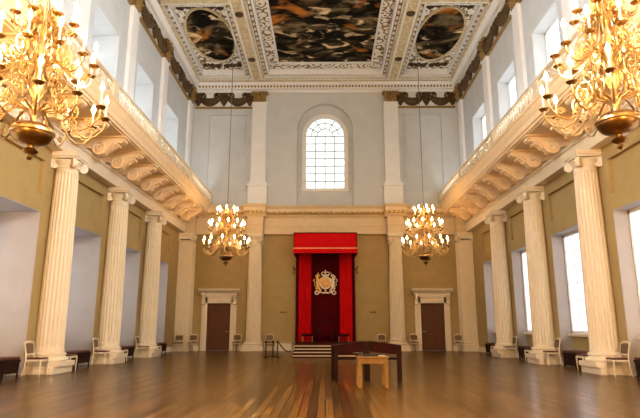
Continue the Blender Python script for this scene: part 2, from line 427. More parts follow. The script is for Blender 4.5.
# arched window
wn[0] += 1
W = struct(bpy.data.objects.new('window_%d' % wn[0], None)); C.objects.link(W); W.location = (0, YE+.3, 0)
def arch_band(mb, ro, ri, zs, zb, y0, y1, n=32):
    out = [(-ro, zb)] + [(-ro*math.cos(PI*i/n), zs+ro*math.sin(PI*i/n)) for i in range(n+1)] + [(ro, zb)]
    inn = [(-ri, zb)] + [(-ri*math.cos(PI*i/n), zs+ri*math.sin(PI*i/n)) for i in range(n+1)] + [(ri, zb)]
    N = len(out); vs = []
    for y in (y0, y1):
        vs += [(p[0], y, p[1]) for p in out] + [(p[0], y, p[1]) for p in inn]
    fs = []
    for i in range(N-1):
        fs += [(i, i+1, N+i+1, N+i), (2*N+i, 3*N+i, 3*N+i+1, 2*N+i+1), (i, 2*N+i, 2*N+i+1, i+1), (N+i, N+i+1, 3*N+i+1, 3*N+i)]
    fs += [(0, N, 3*N, 2*N), (N-1, 3*N-1, 4*N-1, 2*N-1)]
    mb.add(vs, fs)
fr = MB(); arch_band(fr, WHW+.04, WHW-.20, WSP, WB, -.02, .24); fr.box(-WHW-.06, WHW+.06, -.05, .24, WB-.02, WB+.17)
fr.build('window_frame', M['white'], W, ang=30)
gr = WHW-.20
gb = MB()
for k in range(1, 4):
    x = -gr+2*gr*k/4; gb.box(x-.022, x+.022, .10, .15, WB+.15, WSP)
for k in range(0, 8):
    z = WB+.17+(WSP-WB-.17)*(k+1)/7
    if z <= WSP+.01: gb.box(-gr, gr, .10, .15, z-.02, z+.02)
for k in range(1, 6):
    a = PI*k/6; gb.bar((.42*gr*math.cos(a), .125, WSP+.42*gr*math.sin(a)), (gr*math.cos(a), .125, WSP+gr*math.sin(a)), .045, .05, up=(0,1,0))
arch_band(gb, .42*gr+.02, .42*gr-.02, WSP, WSP, .10, .15, 16); arch_band(gb, .74*gr+.018, .74*gr-.018, WSP, WSP, .10, .15, 20)
gb.build('glazing_bars', M['bars'], W, ang=30)
pn = MB(); n = 24
pn.prism([(-gr-.03, WB+.1), (gr+.03, WB+.1)] + [((gr+.03)*math.cos(PI*i/n), WSP+(gr+.03)*math.sin(PI*i/n)) for i in range(n+1)], .16, .18, 'y')
pn.build('pane', M['pane_end'], W, smooth=False)

# doors
def door(n, s):
    r = struct(bpy.data.objects.new('door_%d' % n, None)); C.objects.link(r); r.location = (s*DX, YE, 0)
    lf = MB().box(-DHW+.005, DHW-.005, .10, .16, 0.01, DH-.01)
    if s > 0:
        for (x0, x1) in ((-.54, -.06), (.06, .54)):
            for (z0, z1) in ((.2, .95), (1.1, 1.85), (2.0, 2.45)): lf.box(x0+.05, x1-.05, .085, .10, z0+.05, z1-.05); lf.box(x0, x1, .093, .10, z0, z1)
    else:
        for k in range(6): lf.box(-.62+.21*k, -.43+.21*k, .09, .10, .06, DH-.06)
    d = lf.build('door_leaf', M['door'], r, bevel=.006)
    h = MB().tube([(s*-.52, .09, 1.05), (s*-.52, .02, 1.05), (s*-.40, .02, 1.05)], .016, 8); h.build('door_handle', M['brass'], d)
    f = MB()
    for g in (-1, 1):
        f.box(*sorted((g*DHW, g*(DHW+.34))), -.10, .08, 0, DH+.34)
        f.box(*sorted((g*DHW, g*(DHW+.20))), -.14, .08, 0, DH+.20)
    f.box(-DHW-.34, DHW+.34, -.10, .08, DH, DH+.34); f.box(-DHW-.2, DHW+.2, -.14, .08, DH, DH+.2)
    f.build('door_surround', M['cream'], r, bevel=.012)
    c = MB()
    c.box(-DHW-.34, DHW+.34, -.16, 0, DH+.34, DH+.56)
    c.prism([(0, DH+.56), (-.20, DH+.56), (-.26, DH+.62), (-.32, DH+.64), (-.42, DH+.74), (-.42, DH+.80), (0, DH+.80)], -DHW-.52, DHW+.52, 'x')
    c.build('door_cornice', M['cream'], r, bevel=.008)
    for g in (-1, 1):
        k = MB(); x = g*(DHW+.24)
        pr = [(0, DH+.56), (-.30, DH+.56), (-.33, DH+.46), (-.27, DH+.36), (-.18, DH+.22), (-.16, DH+.08), (-.20, DH-.02), (-.16, DH-.08), (0, DH-.1)]
        k.prism(pr, x-.10, x+.10, 'x')
        k.ribbon([(p[0], p[1]) for p in spiral(.09, .02, 0, 1.5, 18)], .03, (0,1,0), (0,0,1), (x, -.20, DH+.46), .115)
        k.build('door_bracket', M['cream'], r)
door(1, -1); door(2, 1)

# ------------------------------------------------------------------ columns
def fluted(mb, r0, r1, z0, z1, n=20, a0=0, a1=2*PI):
    K = n*6; rings = []
    zs = [0, .015, .03, .2, .4, .6, .8, .97, .985, 1]
    full = a1 - a0 > 6.2; m = K if full else K+1
    vs = []; fs = []
    for j, t in enumerate(zs):
        R = r0 + (r1-r0)*(max(0, t-.2)/.8)**1.4
        for i in range(m):
            a = a0+(a1-a0)*i/K; ph = (i % 6)/6
            fl = (0, .0, .8, 1, .8, 0)[i % 6] if 1 < j < len(zs)-2 else 0
            rr = R*(1-.115*fl); vs.append((rr*math.cos(a), rr*math.sin(a), z0+(z1-z0)*t))
    for j in range(len(zs)-1):
        for i in range(K):
            k = (i+1) % m; fs.append((j*m+i, j*m+k, (j+1)*m+k, (j+1)*m+i))
    fs.append(tuple(range(m))[::-1]); fs.append(tuple(range((len(zs)-1)*m, len(zs)*m)))
    mb.add(vs, fs)
ZC = 6.57     # underside of the entablature
def ionic_capital(parent, r, z, diag=True):
    c = MB()
    c.lathe([(r*.98, z), (r*1.0, z+.05), (r*1.06, z+.06), (r*1.06, z+.09), (r*1.0, z+.1), (r*1.02, z+.14), (r*1.28, z+.26), (r*1.2, z+.30)], 28)
    ab = r*1.30
    o = c.build('capital', M['cream'], parent, ang=40)
    a = MB(); a.box(-ab*.94, ab*.94, -ab*.94, ab*.94, z+.34, z+.40); a.box(-ab, ab, -ab, ab, z+.40, ZC)
    a.build('abacus', M['cream'], o, bevel=.015)
    dirs = [(1,1), (1,-1), (-1,1), (-1,-1)]
    for dx, dy in dirs:
        e1 = Vector((dx, dy, 0)).normalized(); v = MB(); cc = e1*(r*1.34) + Vector((0,0,z+.17))
        path = spiral(.03, .15, PI*2.5 - 2.1*2*PI + .0, 2.1, 40)
        path += [(-.10, .17), (-.20, .17)]
        v.ribbon(path, [.048]*len(path), e1, (0,0,1), cc, .065)
        v.ribbon(spiral(.0, .12, 0, 1.5, 24), .08, e1, (0,0,1), cc, .042)
        v.build('volute', M['cream'], o, ang=40)
    return o
def column_base(parent, r, px, py0, py1, mat):
    b = MB(); b.box(-px, px, py0, py1, 0, .2); b.build('plinth', mat, parent, bevel=.02)
    u = MB(); q = r+.15; u.box(-q, q, -q, q, .2, .34)
    u.lathe([(r+.12, .34), (r+.15, .37), (r+.15, .41), (r+.11, .45), (r+.06, .47), (r+.05, .50), (r+.08, .52), (r+.085, .55), (r+.04, .58), (r+.005, .60)], 32)
    u.build('base', mat, parent, ang=40, bevel=.008)
def side_column():
    root = thing('column', '', 'column')
    R = .385
    column_base(root, R, .45, -.6, .6, M['cream'])
    sh = MB(); fluted(sh, R, R*.86, .6, 6.02); sh.build('shaft', M['cream'], root, ang=20)
    ionic_capital(root, R*.86, 6.02)
    return root
col0 = side_column(); first = True
place = ['just outside the left foreground', 'in the left foreground', 'between the left foreground column and the last left one', 'last one on the left before the corner pier']
CX = 8.02
def col_label(s, k):
    sd = 'left' if s < 0 else 'right'
    return ['fluted cream column at the extreme %s edge, nearest the viewer' % sd,
            'tall fluted cream column under the near chandelier on the %s wall' % sd,
            'fluted cream column in the middle of the %s wall, second of three' % sd,
            'fluted cream column of the %s wall standing farthest from the viewer' % sd][k]
for s in (-1, 1):
    for k, y in enumerate(COLY):
        if k == 0: continue
        if first: col0.location = (s*CX, y, 0); col0['label'] = col_label(s, k); col0['group'] = 'columns along the side walls'; first = False
        else: dup(col0, (s*CX, y, 0), 0, col_label(s, k), 'columns along the side walls')
# dup copies two levels; volutes sit under the capital, so they are included
def corner_pier(s):
    root = thing('pier', 'square fluted cream pier in the %s far corner of the hall' % ('left' if s < 0 else 'right'), 'pier', (s*7.97, 31.0, 0), 0, 'corner piers')
    w = .42
    b = MB().box(-w-.12, w+.12, -w-.10, .38, 0, .24); b.box(-w-.07, w+.07, -w-.06, .38, .24, .38); b.box(-w-.04, w+.04, -w-.03, .38, .38, .52)
    b.build('base', M['pier'], root, bevel=.02)
    # front and side faces fluted: square shaft with sunk grooves
    prof = []; n = 7; st = 2*w/n
    for i in range(n):
        x = -w+i*st; prof += [(x+.018, -w), (x+.03, -w+.03), (x+st-.03, -w+.03), (x+st-.018, -w)]
    for i in range(n):
        y = -w+i*st; prof += [(w, y+.018), (w-.03, y+.03), (w-.03, y+st-.03), (w, y+st-.018)]
    prof += [(w, w-.02), (-w, w-.02)]
    for i in range(n-1, -1, -1):
        y = -w+i*st; prof += [(-w, y+st-.018), (-w+.03, y+st-.03), (-w+.03, y+.03), (-w, y+.018)]
    q = MB(); q.prism(prof, .52, 6.05, 'z'); q.build('shaft', M['pier'], root, ang=25)
    c = MB(); c.box(-w-.02, w+.02, -w-.02, w-.02, 6.05, 6.13); c.box(-w-.03, w+.03, -w-.03, w-.02, 6.2, 6.4); c.box(-w-.08, w+.08, -w-.08, w-.02, 6.4, ZC)
    cap = c.build('capital', M['pier'], root, bevel=.015)
    for dx in (-1, 1):
        v = MB(); cc = (dx*(w+.02), -w-.08, 6.2)
        p = spiral(.03, .18, PI/2 - 2*2*PI, 2, 36) + [(-.1, .18)]
        v.ribbon([(a, b) for a, b in p], .05, (dx, 0, 0), (0, 0, 1), cc, .07); v.build('volute', M['pier'], cap)
corner_pier(-1); corner_pier(1)
EX = 4.03
def end_column(s):
    root = thing('column', 'cream column of the end wall on the %s of the red canopy' % ('left' if s < 0 else 'right'), 'column', (s*EX, 31.08, 0), 0, 'columns of the end wall')
    R = .415
    column_base(root, R, .62, -.58, .31, M['cream'])
    sh = MB(); fluted(sh, R, R*.88, .6, 6.02); sh.build('shaft', M['cream'], root, ang=20)
    ionic_capital(root, R*.84, 6.02)
end_column(-1); end_column(1)

# ------------------------------------------------------------------ entablatures (structure trim)
for n, s in ((1, -1), (2, 1)):
    t = MB()
    t.box(8.00, XW, YB, 30.52, ZC, 6.99)
    t.prism([(XW, 6.99), (7.99, 6.99), (7.93, 7.04), (7.93, 7.09), (XW, 7.09)], YB, 30.52, 'y')
    t.box(XW-.04, XW, YB, YE, 7.09, 7.66)
    if s < 0: t.mirx()
    struct(t.build('trim_%d' % n, M['cream'], smooth=False, bevel=.012))
def end_run(mb, x0, x1, y, top=True):
    """entablature run whose architrave face is at y"""
    mb.box(x0, x1, y, YE, ZC, 6.80); mb.box(x0, x1, y-.03, YE, 6.80, 7.02); mb.box(x0, x1, y-.07, YE, 7.02, 7.10)
    mb.box(x0, x1, y, YE, 7.10, 7.52)
def cornice_run(mb, x0, x1, y):
    mb.prism([(YE, 7.52), (y-.06, 7.52), (y-.10, 7.60), (y-.14, 7.62), (y-.14, 7.68), (y-.42, 7.80), (y-.42, 7.98), (y-.5, 8.06), (y-.55, 8.16), (YE, 8.16)], x0, x1, 'x')
t = MB(); y0 = YE-.32; RY = YE-.80
end_run(t, -7.5, 7.5, y0); end_run(t, -EX-.46, -EX+.46, RY); end_run(t, EX-.46, EX+.46, RY)
for s in (-1, 1): end_run(t, *sorted((s*7.5, s*XW)), RY+.05)
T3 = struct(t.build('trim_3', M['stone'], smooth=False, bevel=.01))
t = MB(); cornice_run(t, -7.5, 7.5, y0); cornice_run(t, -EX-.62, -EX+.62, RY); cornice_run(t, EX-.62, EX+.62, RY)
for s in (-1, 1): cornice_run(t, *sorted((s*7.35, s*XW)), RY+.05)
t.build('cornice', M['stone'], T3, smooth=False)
md = MB(); x = -7.3
while x < 7.31:
    if abs(abs(x)-EX) > .68:
        md.prism([(y0-.14, 7.66), (y0-.30, 7.66), (y0-.38, 7.70), (y0-.42, 7.76), (y0-.42, 7.82), (y0-.14, 7.82)], x-.07, x+.07, 'x')
    x += .3
for s in (-1, 1):
    for k in range(5):
        xx = s*EX-.5+.25*k; md.box(xx-.06, xx+.06, RY-.38, RY-.14, 7.67, 7.80)
md.build('modillions', M['gold'], T3, smooth=False)

# ------------------------------------------------------------------ galleries
def spine(z0): return z0
def gallery(s):
    sd = 'left' if s < 0 else 'right'
    root = thing('gallery', 'long cream gallery on scroll brackets running along the %s wall' % sd, 'balcony', (s*XW, 0, 0), 0, 'galleries')
    S = lambda mb: mb.mirx() if s > 0 else mb     # built for the left wall: x grows into the room
    fl = MB().prism([(0.0, 7.72), (1.54, 7.72), (1.56, 7.80), (1.60, 7.82), (1.605, 8.02), (1.63, 8.06), (1.64, 8.22), (1.66, 8.30), (1.69, 8.33), (1.69, 8.40), (0.0, 8.40)], YB, YE-.02, 'y')
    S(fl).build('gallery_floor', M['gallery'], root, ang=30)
    sm = MB().box(.02, 1.46, YB, YE-.6, 7.68, 7.72)
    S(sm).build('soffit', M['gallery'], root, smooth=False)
    def console():
        k = MB(); hw = .13
        top = [(0.0, 7.62), (1.40, 7.62), (1.50, 7.58), (1.52, 7.50), (1.45, 7.45), (1.36, 7.45), (1.24, 7.47), (1.12, 7.46), (1.03, 7.40), (.97, 7.31), (.93, 7.20), (.86, 7.10), (.76, 7.04), (.65, 7.03)]
        und = [(.54, 7.05), (.45, 7.12), (.40, 7.22), (.30, 7.27), (0.0, 7.28)]
        k.prism(top + und, -hw, hw, 'y')
        k.box(0.0, 1.54, -hw-.07, hw+.07, 7.62, 7.68)
        k.ribbon(spiral(.02, .26, -PI*.25 - 2.0*2*PI, 2.0, 54), .055, (1,0,0), (0,0,1), (.67, 0, 7.29), hw+.06)
        k.ribbon(spiral(.01, .075, 0, 1.5, 24), .03, (1,0,0), (0,0,1), (1.45, 0, 7.53), hw+.03)
        edge = [(.94, 7.20), (.985, 7.31), (1.04, 7.39), (1.13, 7.445), (1.25, 7.455), (1.38, 7.45)]
        k.ribbon(edge, .045, (1,0,0), (0,0,1), (0,0,0), hw+.05)
        for q in (-.09, .09):     # acanthus leaf under the curve
            k.tube([(1.0, q*.7, 7.22), (1.08, q, 7.33), (1.18, q*1.2, 7.40), (1.28, q*1.2, 7.38), (1.30, q, 7.32)], [.04, .06, .06, .045, .02], 6)
        return S(k)
    ks = [17.7 + 1.66*i for i in range(-8, 8)]
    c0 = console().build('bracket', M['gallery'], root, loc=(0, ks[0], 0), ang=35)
    for y in ks[1:]:
        c = c0.copy(); C.objects.link(c); c.parent = root; c.location = (0, y, 0)
    bc = MB().box(1.42, 1.64, YB, YE-.02, 8.40, 8.45)
    S(bc).build('base_course', M['cream'], root, smooth=False, bevel=.01)
    hr = MB().prism([(1.44, 8.96), (1.42, 8.99), (1.42, 9.03), (1.46, 9.06), (1.62, 9.06), (1.66, 9.03), (1.66, 8.99), (1.64, 8.96)], YB, YE-.02, 'y')
    S(hr).build('handrail', M['cream'], root, smooth=False, bevel=.01)
    # pedestals
    for y in (7.3, 11.75, 16.2, 20.8, 26.2, 31.2):
        p = MB().box(1.43, 1.65, y-.19, y+.19, 8.45, 8.96); S(p).build('pedestal', M['cream'], root, smooth=False, bevel=.01)
    bl = MB().lathe([(.06, 8.45), (.06, 8.48), (.032, 8.50), (.038, 8.53), (.062, 8.59), (.062, 8.63), (.042, 8.73), (.028, 8.83), (.028, 8.88), (.048, 8.90), (.055, 8.93), (.055, 8.96)], 10)
    b0 = None
    for a, b in ((16.39, 20.61), (26.39, 31.01)):
        n = int((b-a)/.26)
        for i in range(n):
            y = a + (b-a)*(i+.5)/n
            if b0 is None: b0 = S(bl).build('baluster', M['cream'], root, loc=(0, y, 0), ang=50); b0.location = ((1.54 if s < 0 else -1.54), y, 0)
            else:
                o = b0.copy(); C.objects.link(o); o.parent = root; o.location = ((1.54 if s < 0 else -1.54), y, 0)
    # carved scroll panels between pedestals
    for a, b in ((7.49, 11.56), (11.94, 16.01), (20.99, 26.01)):
        p = MB(); n = int((b-a)/.52); st = (b-a)/n
        p.box(1.50, 1.58, a, b, 8.45, 8.49); p.box(1.50, 1.58, a, b, 8.92, 8.96)
        for i in range(n):
            y = a+st*(i+.5); f = 1 if i % 2 else -1
            p.ribbon([(u*1.0, v*f) for u, v in spiral(.02, .20, 0, 1.7, 30)], .045, (0,1,0), (0,0,1), (1.54, y-.02, 8.705), .045)
            p.ribbon([(.20, 0), (.26, .10*f), (.33, .14*f), (.40, .08*f)], .045, (0,1,0), (0,0,1), (1.54, y-.06, 8.705), .045)
            p.ball((1.54, y+st/2, 8.705-.14*f), (.05, .07, .05), 8, 5); p.ball((1.54, y+st/2-.1, 8.705+.15*f), (.05, .06, .05), 8, 5)
        S(p).build('scroll_panel', M['cream'], root, ang=50)
gallery(-1); gallery(1)

# ------------------------------------------------------------------ upper pilasters and frieze
def gilt_capital(root, w, d, z0, z1, along):
    """leafy capital; pilaster front at distance d"""
    c = MB(); H = z1-z0
    c.box(-w*.86, w*.86, -d+.02, .0, z0, z1-.1); c.box(-w*1.12, w*1.12, -d-.10, .0, z1-.1, z1)
    for row, (zz, hh, out, n) in enumerate(((z0, H*.42, .09, 5), (z0+H*.3, H*.45, .12, 4))):
        for i in range(n):
            x = -w*.85+1.7*w*(i+.5)/n
            c.tube([(x, -d, zz), (x, -d-.05, zz+hh*.5), (x, -d-out, zz+hh*.9), (x, -d-out-.08, zz+hh*.85), (x, -d-out-.09, zz+hh*.7)], [w*.13, w*.18, w*.15, w*.11, .02], 7)
    for q in (-1, 1):
        c.ribbon(spiral(.02, .12, 0, 1.6, 22), .045, (q,0,0), (0,0,1), (q*w*1.0, -d-.12, z1-.2), .05)
    c.ball((0, -d-.13, z1-.12), .09, 8, 6)
    return c
PS = [16.2, 20.7, 25.2, 30.45]
def side_pil_label(s, k):
    sd = 'left' if s < 0 else 'right'
    return ['plain white upper pilaster on the %s wall, nearest the viewer, beside the near chandelier' % sd,
            'white upper pilaster on the %s wall, second from the viewer' % sd,
            'white upper pilaster on the %s wall, next to the corner one' % sd,
            'white upper pilaster in the %s far corner above the gallery end' % sd][k]
def upper_pilaster(label, grp, w, pz, top, pedestal):
    r = thing('pilaster', label, 'pilaster', group=grp); d = .16
    if pedestal:
        b = MB().box(-w-.16, w+.16, -d-.20, 0, pz, pz+.16); b.box(-w-.12, w+.12, -d-.16, 0, pz+.16, 9.45); b.box(-w-.18, w+.18, -d-.21, 0, 9.45, 9.62)
        b.box(-w-.06, w+.06, -d-.06, 0, 9.62, 9.78)
        b.build('pedestal', M['white'], r, smooth=False, bevel=.01); z0 = 9.78
    else: z0 = pz
    s_ = MB().box(-w, w, -d, 0, z0, top); s_.box(-w-.03, w+.03, -d-.03, 0, top-.10, top-.04)
    s_.build('shaft', M['white'], r, smooth=False, bevel=.01)
    gilt_capital(r, w, d, top, 15.5, None).build('capital', M['gild'], r, ang=50)
    return r
for s in (-1, 1):
    p = upper_pilaster('tall white upper pilaster on the end wall, %s of the arched window' % ('left' if s < 0 else 'right'), 'upper pilasters of the end wall', .44, 8.16, 14.86, True)
    p.location = (s*EX, YE, 0)
p0 = None
for s in (-1, 1):
    for k, y in enumerate(PS):
        if p0 is None:
            p0 = upper_pilaster(side_pil_label(s, k), 'upper pilasters of the side walls', .36, 8.44, 14.5, False); p0.location = (s*XU, y, 0); p0.rotation_euler = (0,0,-s*PI/2)
        else: dup(p0, (s*XU, y, 0), -s*PI/2, side_pil_label(s, k), 'upper pilasters of the side walls')
# frieze with swags: trim_4 (end left), trim_5 (end right), trim_6/7 sides
def swag_run(name, L, n, loc, rz):
    """run of garlands of length L along local x, wall at y=0, room towards -y"""
    r = struct(bpy.data.objects.new(name, None)); C.objects.link(r); r.location = loc; r.rotation_euler = (0,0,rz)
    MB().box(-L/2, L/2, -.05, 0, 14.55, 15.5).build('frieze_band', M['white'], r, smooth=False)
    MB().box(-L/2, L/2, -.12, 0, 14.46, 14.56).build('lower_moulding', M['gild'], r, smooth=False)
    st = L/n; a = MB(); rnd = random.Random(3)
    for i in range(n):
        x0 = -L/2+st*i+st*.10; x1 = x0+st*.80; N = 13
        pts = [(x0+(x1-x0)*t/(N-1), -.12, 15.22-.38*math.sin(PI*t/(N-1))) for t in range(N)]
        a.tube(pts, [.10+.17*math.sin(PI*t/(N-1)) for t in range(N)], 8)
        for t in range(1, N-1):
            p = pts[t]; a.ball((p[0]+rnd.uniform(-.05,.05), p[1]-.10, p[2]+rnd.uniform(-.09,.09)), rnd.uniform(.05,.09), 6, 4)
        a.ribbon([(u, v) for u, v in spiral(.03, .20, 0, 1.4, 20)], .08, (1,0,0), (0,0,1), (x0+st*.16, -.1, 15.26), .05)
        a.ribbon([(-u, v) for u, v in spiral(.03, .20, 0, 1.4, 20)], .08, (1,0,0), (0,0,1), (x1-st*.16, -.1, 15.26), .05)
    a.build('garland', M['darkgild'], r, ang=60)
    b = MB()
    for i in range(0, n+1):
        x = -L/2+st*i; x = max(-L/2+.15, min(L/2-.15, x))
        b.prism([(x-.27, 15.45), (x+.27, 15.45), (x+.22, 14.9), (x+.06, 14.62), (x-.06, 14.62), (x-.22, 14.9)], -.16, -.04, 'y')
        b.ball((x, -.18, 15.16), (.13, .10, .18), 8, 6)
        for q in (-1, 1): b.ball((x+q*.14, -.15, 15.32), (.09, .07, .09), 7, 5)
    b.build('mask', M['darkgild'], r, ang=60)
for n, s in ((4, -1), (5, 1)): swag_run('trim_%d' % n, 3.5, 2, (s*(EX+.46+1.75), YE, 0), 0)
for n, s in ((6, -1), (7, 1)):
    swag_run('trim_%d' % n, 30.2-7.0, 10, (s*XU, (30.2+7.0)/2, 0), -s*PI/2)

# ------------------------------------------------------------------ ceiling
ZB = 15.95
CE = struct(MB().box(-XW-.5, XW+.5, YB-.4, YE+.5, ZT, ZT+.35).build('ceiling', M['white'], smooth=False))
cr = MB()   # crown moulding along end and side walls
cr.prism([(YE, 15.5), (YE-.12, 15.5), (YE-.16, 15.6), (YE-.34, 15.62), (YE-.34, 15.72), (YE-.55, 15.90), (YE-.6, 15.98), (YE-.6, ZT), (YE, ZT)], -XU, XU, 'x')
crown = struct(cr.build('trim_8', M['white'], smooth=False))
for n, s in ((9, -1), (10, 1)):
    c = MB().prism([(XU, 15.5), (XU-.12, 15.5), (XU-.16, 15.6), (XU-.30, 15.62), (XU-.30, 15.74), (XU-.44, 15.90), (XU-.46, ZT), (XU, ZT)], YB, YE, 'y')
    if s < 0: c.mirx()
    struct(c.build('trim_%d' % n, M['white'], smooth=False))
dn = MB()
x = -7.7
while x < 7.71: dn.box(x-.05, x+.05, YE-.45, YE-.30, 15.72, 15.82); x += .2
dn.build('dentils', M['gild'], crown, smooth=False)
XB0, XB1, XO = 3.78, 4.42, 7.68      # longitudinal beams; outer coffer edge
YC1, YC0 = 30.45, 22.6               # last coffers
bm_ = []
def beam(x0, x1, y0, y1):
    m = MB().box(x0, x1, y0, y1, ZB, ZT); o = m.build('beam', M['white'], CE, smooth=False)
    k = MB()
    w = min(x1-x0, y1-y0); i = .1
    k.box(x0+i*(x1-x0 < y1-y0), x1-i*(x1-x0 < y1-y0), y0+i*(x1-x0 >= y1-y0), y1-i*(x1-x0 >= y1-y0), ZB-.015, ZB)
    k.build('beam_soffit', M['beamgold'], o, smooth=False)
for s in (-1, 1): beam(*sorted((s*XB0, s*XB1)), YB, YC1)
beam(-XU+.46, XU-.46, YC1, YE-.6)
for s in (-1, 1): beam(*sorted((s*XO, s*(XU-.46))), YB, YC1)
for s in (-1, 1): beam(*sorted((s*XB1, s*XO)), 21.7, YC0); beam(*sorted((s*XB1, s*XO)), 10.0, 10.9)
beam(-XB0, XB0, 18.6, 19.6)
def ring(mb, x0, x1, y0, y1, w, z0, z1):
    mb.box(x0, x1, y0, y0+w, z0, z1).box(x0, x1, y1-w, y1, z0, z1).box(x0, x0+w, y0+w, y1-w, z0, z1).box(x1-w, x1, y0+w, y1-w, z0, z1)
def beads(mb, x0, x1, y0, y1, st, sx, z0, z1):
    n = int((x1-x0)/st)
    for i in range(n+1):
        x = x0+(x1-x0)*i/n
        for y in (y0, y1): mb.box(x-sx, x+sx, y-.06, y+.06, z0, z1)
    n = int((y1-y0)/st)
    for i in range(1, n):
        y = y0+(y1-y0)*i/n
        for x in (x0, x1): mb.box(x-.06, x+.06, y-sx, y+sx, z0, z1)
def coffer(x0, x1, y0, y1, k=1.0):
    gd = MB(); ring(gd, x0+.12*k, x1-.12*k, y0+.12*k, y1-.12*k, .22*k, ZB+.22, ZT)
    a = MB(); ring(a, x0, x1, y0, y1, .12*k, ZB+.06, ZT); ring(a, x0+.34*k, x1-.34*k, y0+.34*k, y1-.34*k, .10*k, ZB+.12, ZT)
    o = a.build('coffer_moulding', M['white'], CE, smooth=False)
    gd.build('gilt_band', M['gild'], o, smooth=False)
    b = MB(); beads(b, x0+.23*k, x1-.23*k, y0+.23*k, y1-.23*k, .46, .10, ZB+.12, ZB+.22); b.build('egg_ornament', M['white'], o, smooth=False, bevel=.03)
    b = MB(); beads(b, x0+.05*k, x1-.05*k, y0+.05*k, y1-.05*k, .16, .045, ZB+.01, ZB+.06); b.build('bead_ornament', M['beamgold'], o, smooth=False)
    return .44*k
coffer(-XB0, XB0, 19.6, YC1)
for s in (-1, 1): coffer(*sorted((s*XB1, s*XO)), YC0, YC1, .8)
for s in (-1, 1): coffer(*sorted((s*XB1, s*XO)), 10.9, 21.7, .8)
# small bosses where the beams turn
for s in (-1, 1):
    for y in (27.9, 23.4):
        b = MB().lathe([(.22, 0), (.2, -.05), (.12, -.08), (.05, -.12)], 10, (s*4.1, y, ZB-.015)); b.build('boss', M['darkgild'], CE)

# paintings
pt = thing('ceiling_painting', 'large rectangular ceiling painting of swirling brown and orange shapes', 'painting', (0, 24.6, ZT))
hx, hy0, hy1 = 2.72, -4.1, 4.58
MB().box(-hx, hx, hy0, hy1, -.03, -.0).build('canvas', canvas('centre_canvas', 1.3, .55, .9), pt, smooth=False)
f = MB(); ring(f, -hx-.60, hx+.60, hy0-.5, hy1+.72, .62, -.07, 0); f.build('filigree_border', M['filigree'], pt, smooth=False)
f = MB(); ring(f, -hx-.06, hx+.06, hy0-.06, hy1+.06, .10, -.13, 0); f.build('frame', M['white'], pt, smooth=False, bevel=.01)
def oval(mb, a, b, w, z0, z1, n=48, ri=None):
    vs = []; fs = []
    for i in range(n):
        t = 2*PI*i/n; c_, s_ = math.cos(t), math.sin(t)
        for (q, z) in ((0, z1), (0, z0), (w, z0-.02), (w, z1)): vs.append(((a+q)*c_, (b+q)*s_, z))
    for i in range(n):
        j = (i+1) % n
        for k in range(4):
            l = (k+1) % 4; fs.append((i*4+k, i*4+l, j*4+l, j*4+k))
    mb.add(vs, fs)
for s in (-1, 1):
    o = thing('ceiling_painting', 'oval ceiling painting, %s' % ('mostly black with pale figures, in the left coffer' if s < 0 else 'dark with an orange robe, in the right coffer'), 'painting', (s*6.05, 26.25, ZT), 0, 'oval ceiling paintings')
    a, b = 1.16, 2.62
    MB().prism([(a*math.cos(2*PI*i/48), b*math.sin(2*PI*i/48)) for i in range(48)], -.04, 0, 'z').build('canvas', canvas('oval_canvas', 4.7 if s < 0 else 8.9, .5, .6), o, smooth=False)
    g = MB(); oval(g, a, b, .10, -.10, 0); g.build('frame', M['beamgold'], o, ang=50)
    f = MB(); X, Y0, Y1 = 1.28, -3.27, 3.83
    f.box(-X, X, Y0, Y1, -.022, 0); f.build('filigree_border', M['filigree'], o, smooth=False)
    # carved corner scrolls
    for qx in (-1, 1):
        for qy, yy in ((-1, -2.75), (1, 3.15)):
            for k in range(3):
                c = MB(); c.ribbon(spiral(.02, .22, k, 1.6, 24), .06, (qx, 0, 0), (0, 1, 0), (qx*(.98-.36*k), yy+qy*.12*k*.8, -.06), .04); c.build('corner_scroll', M['darkgild'], o)

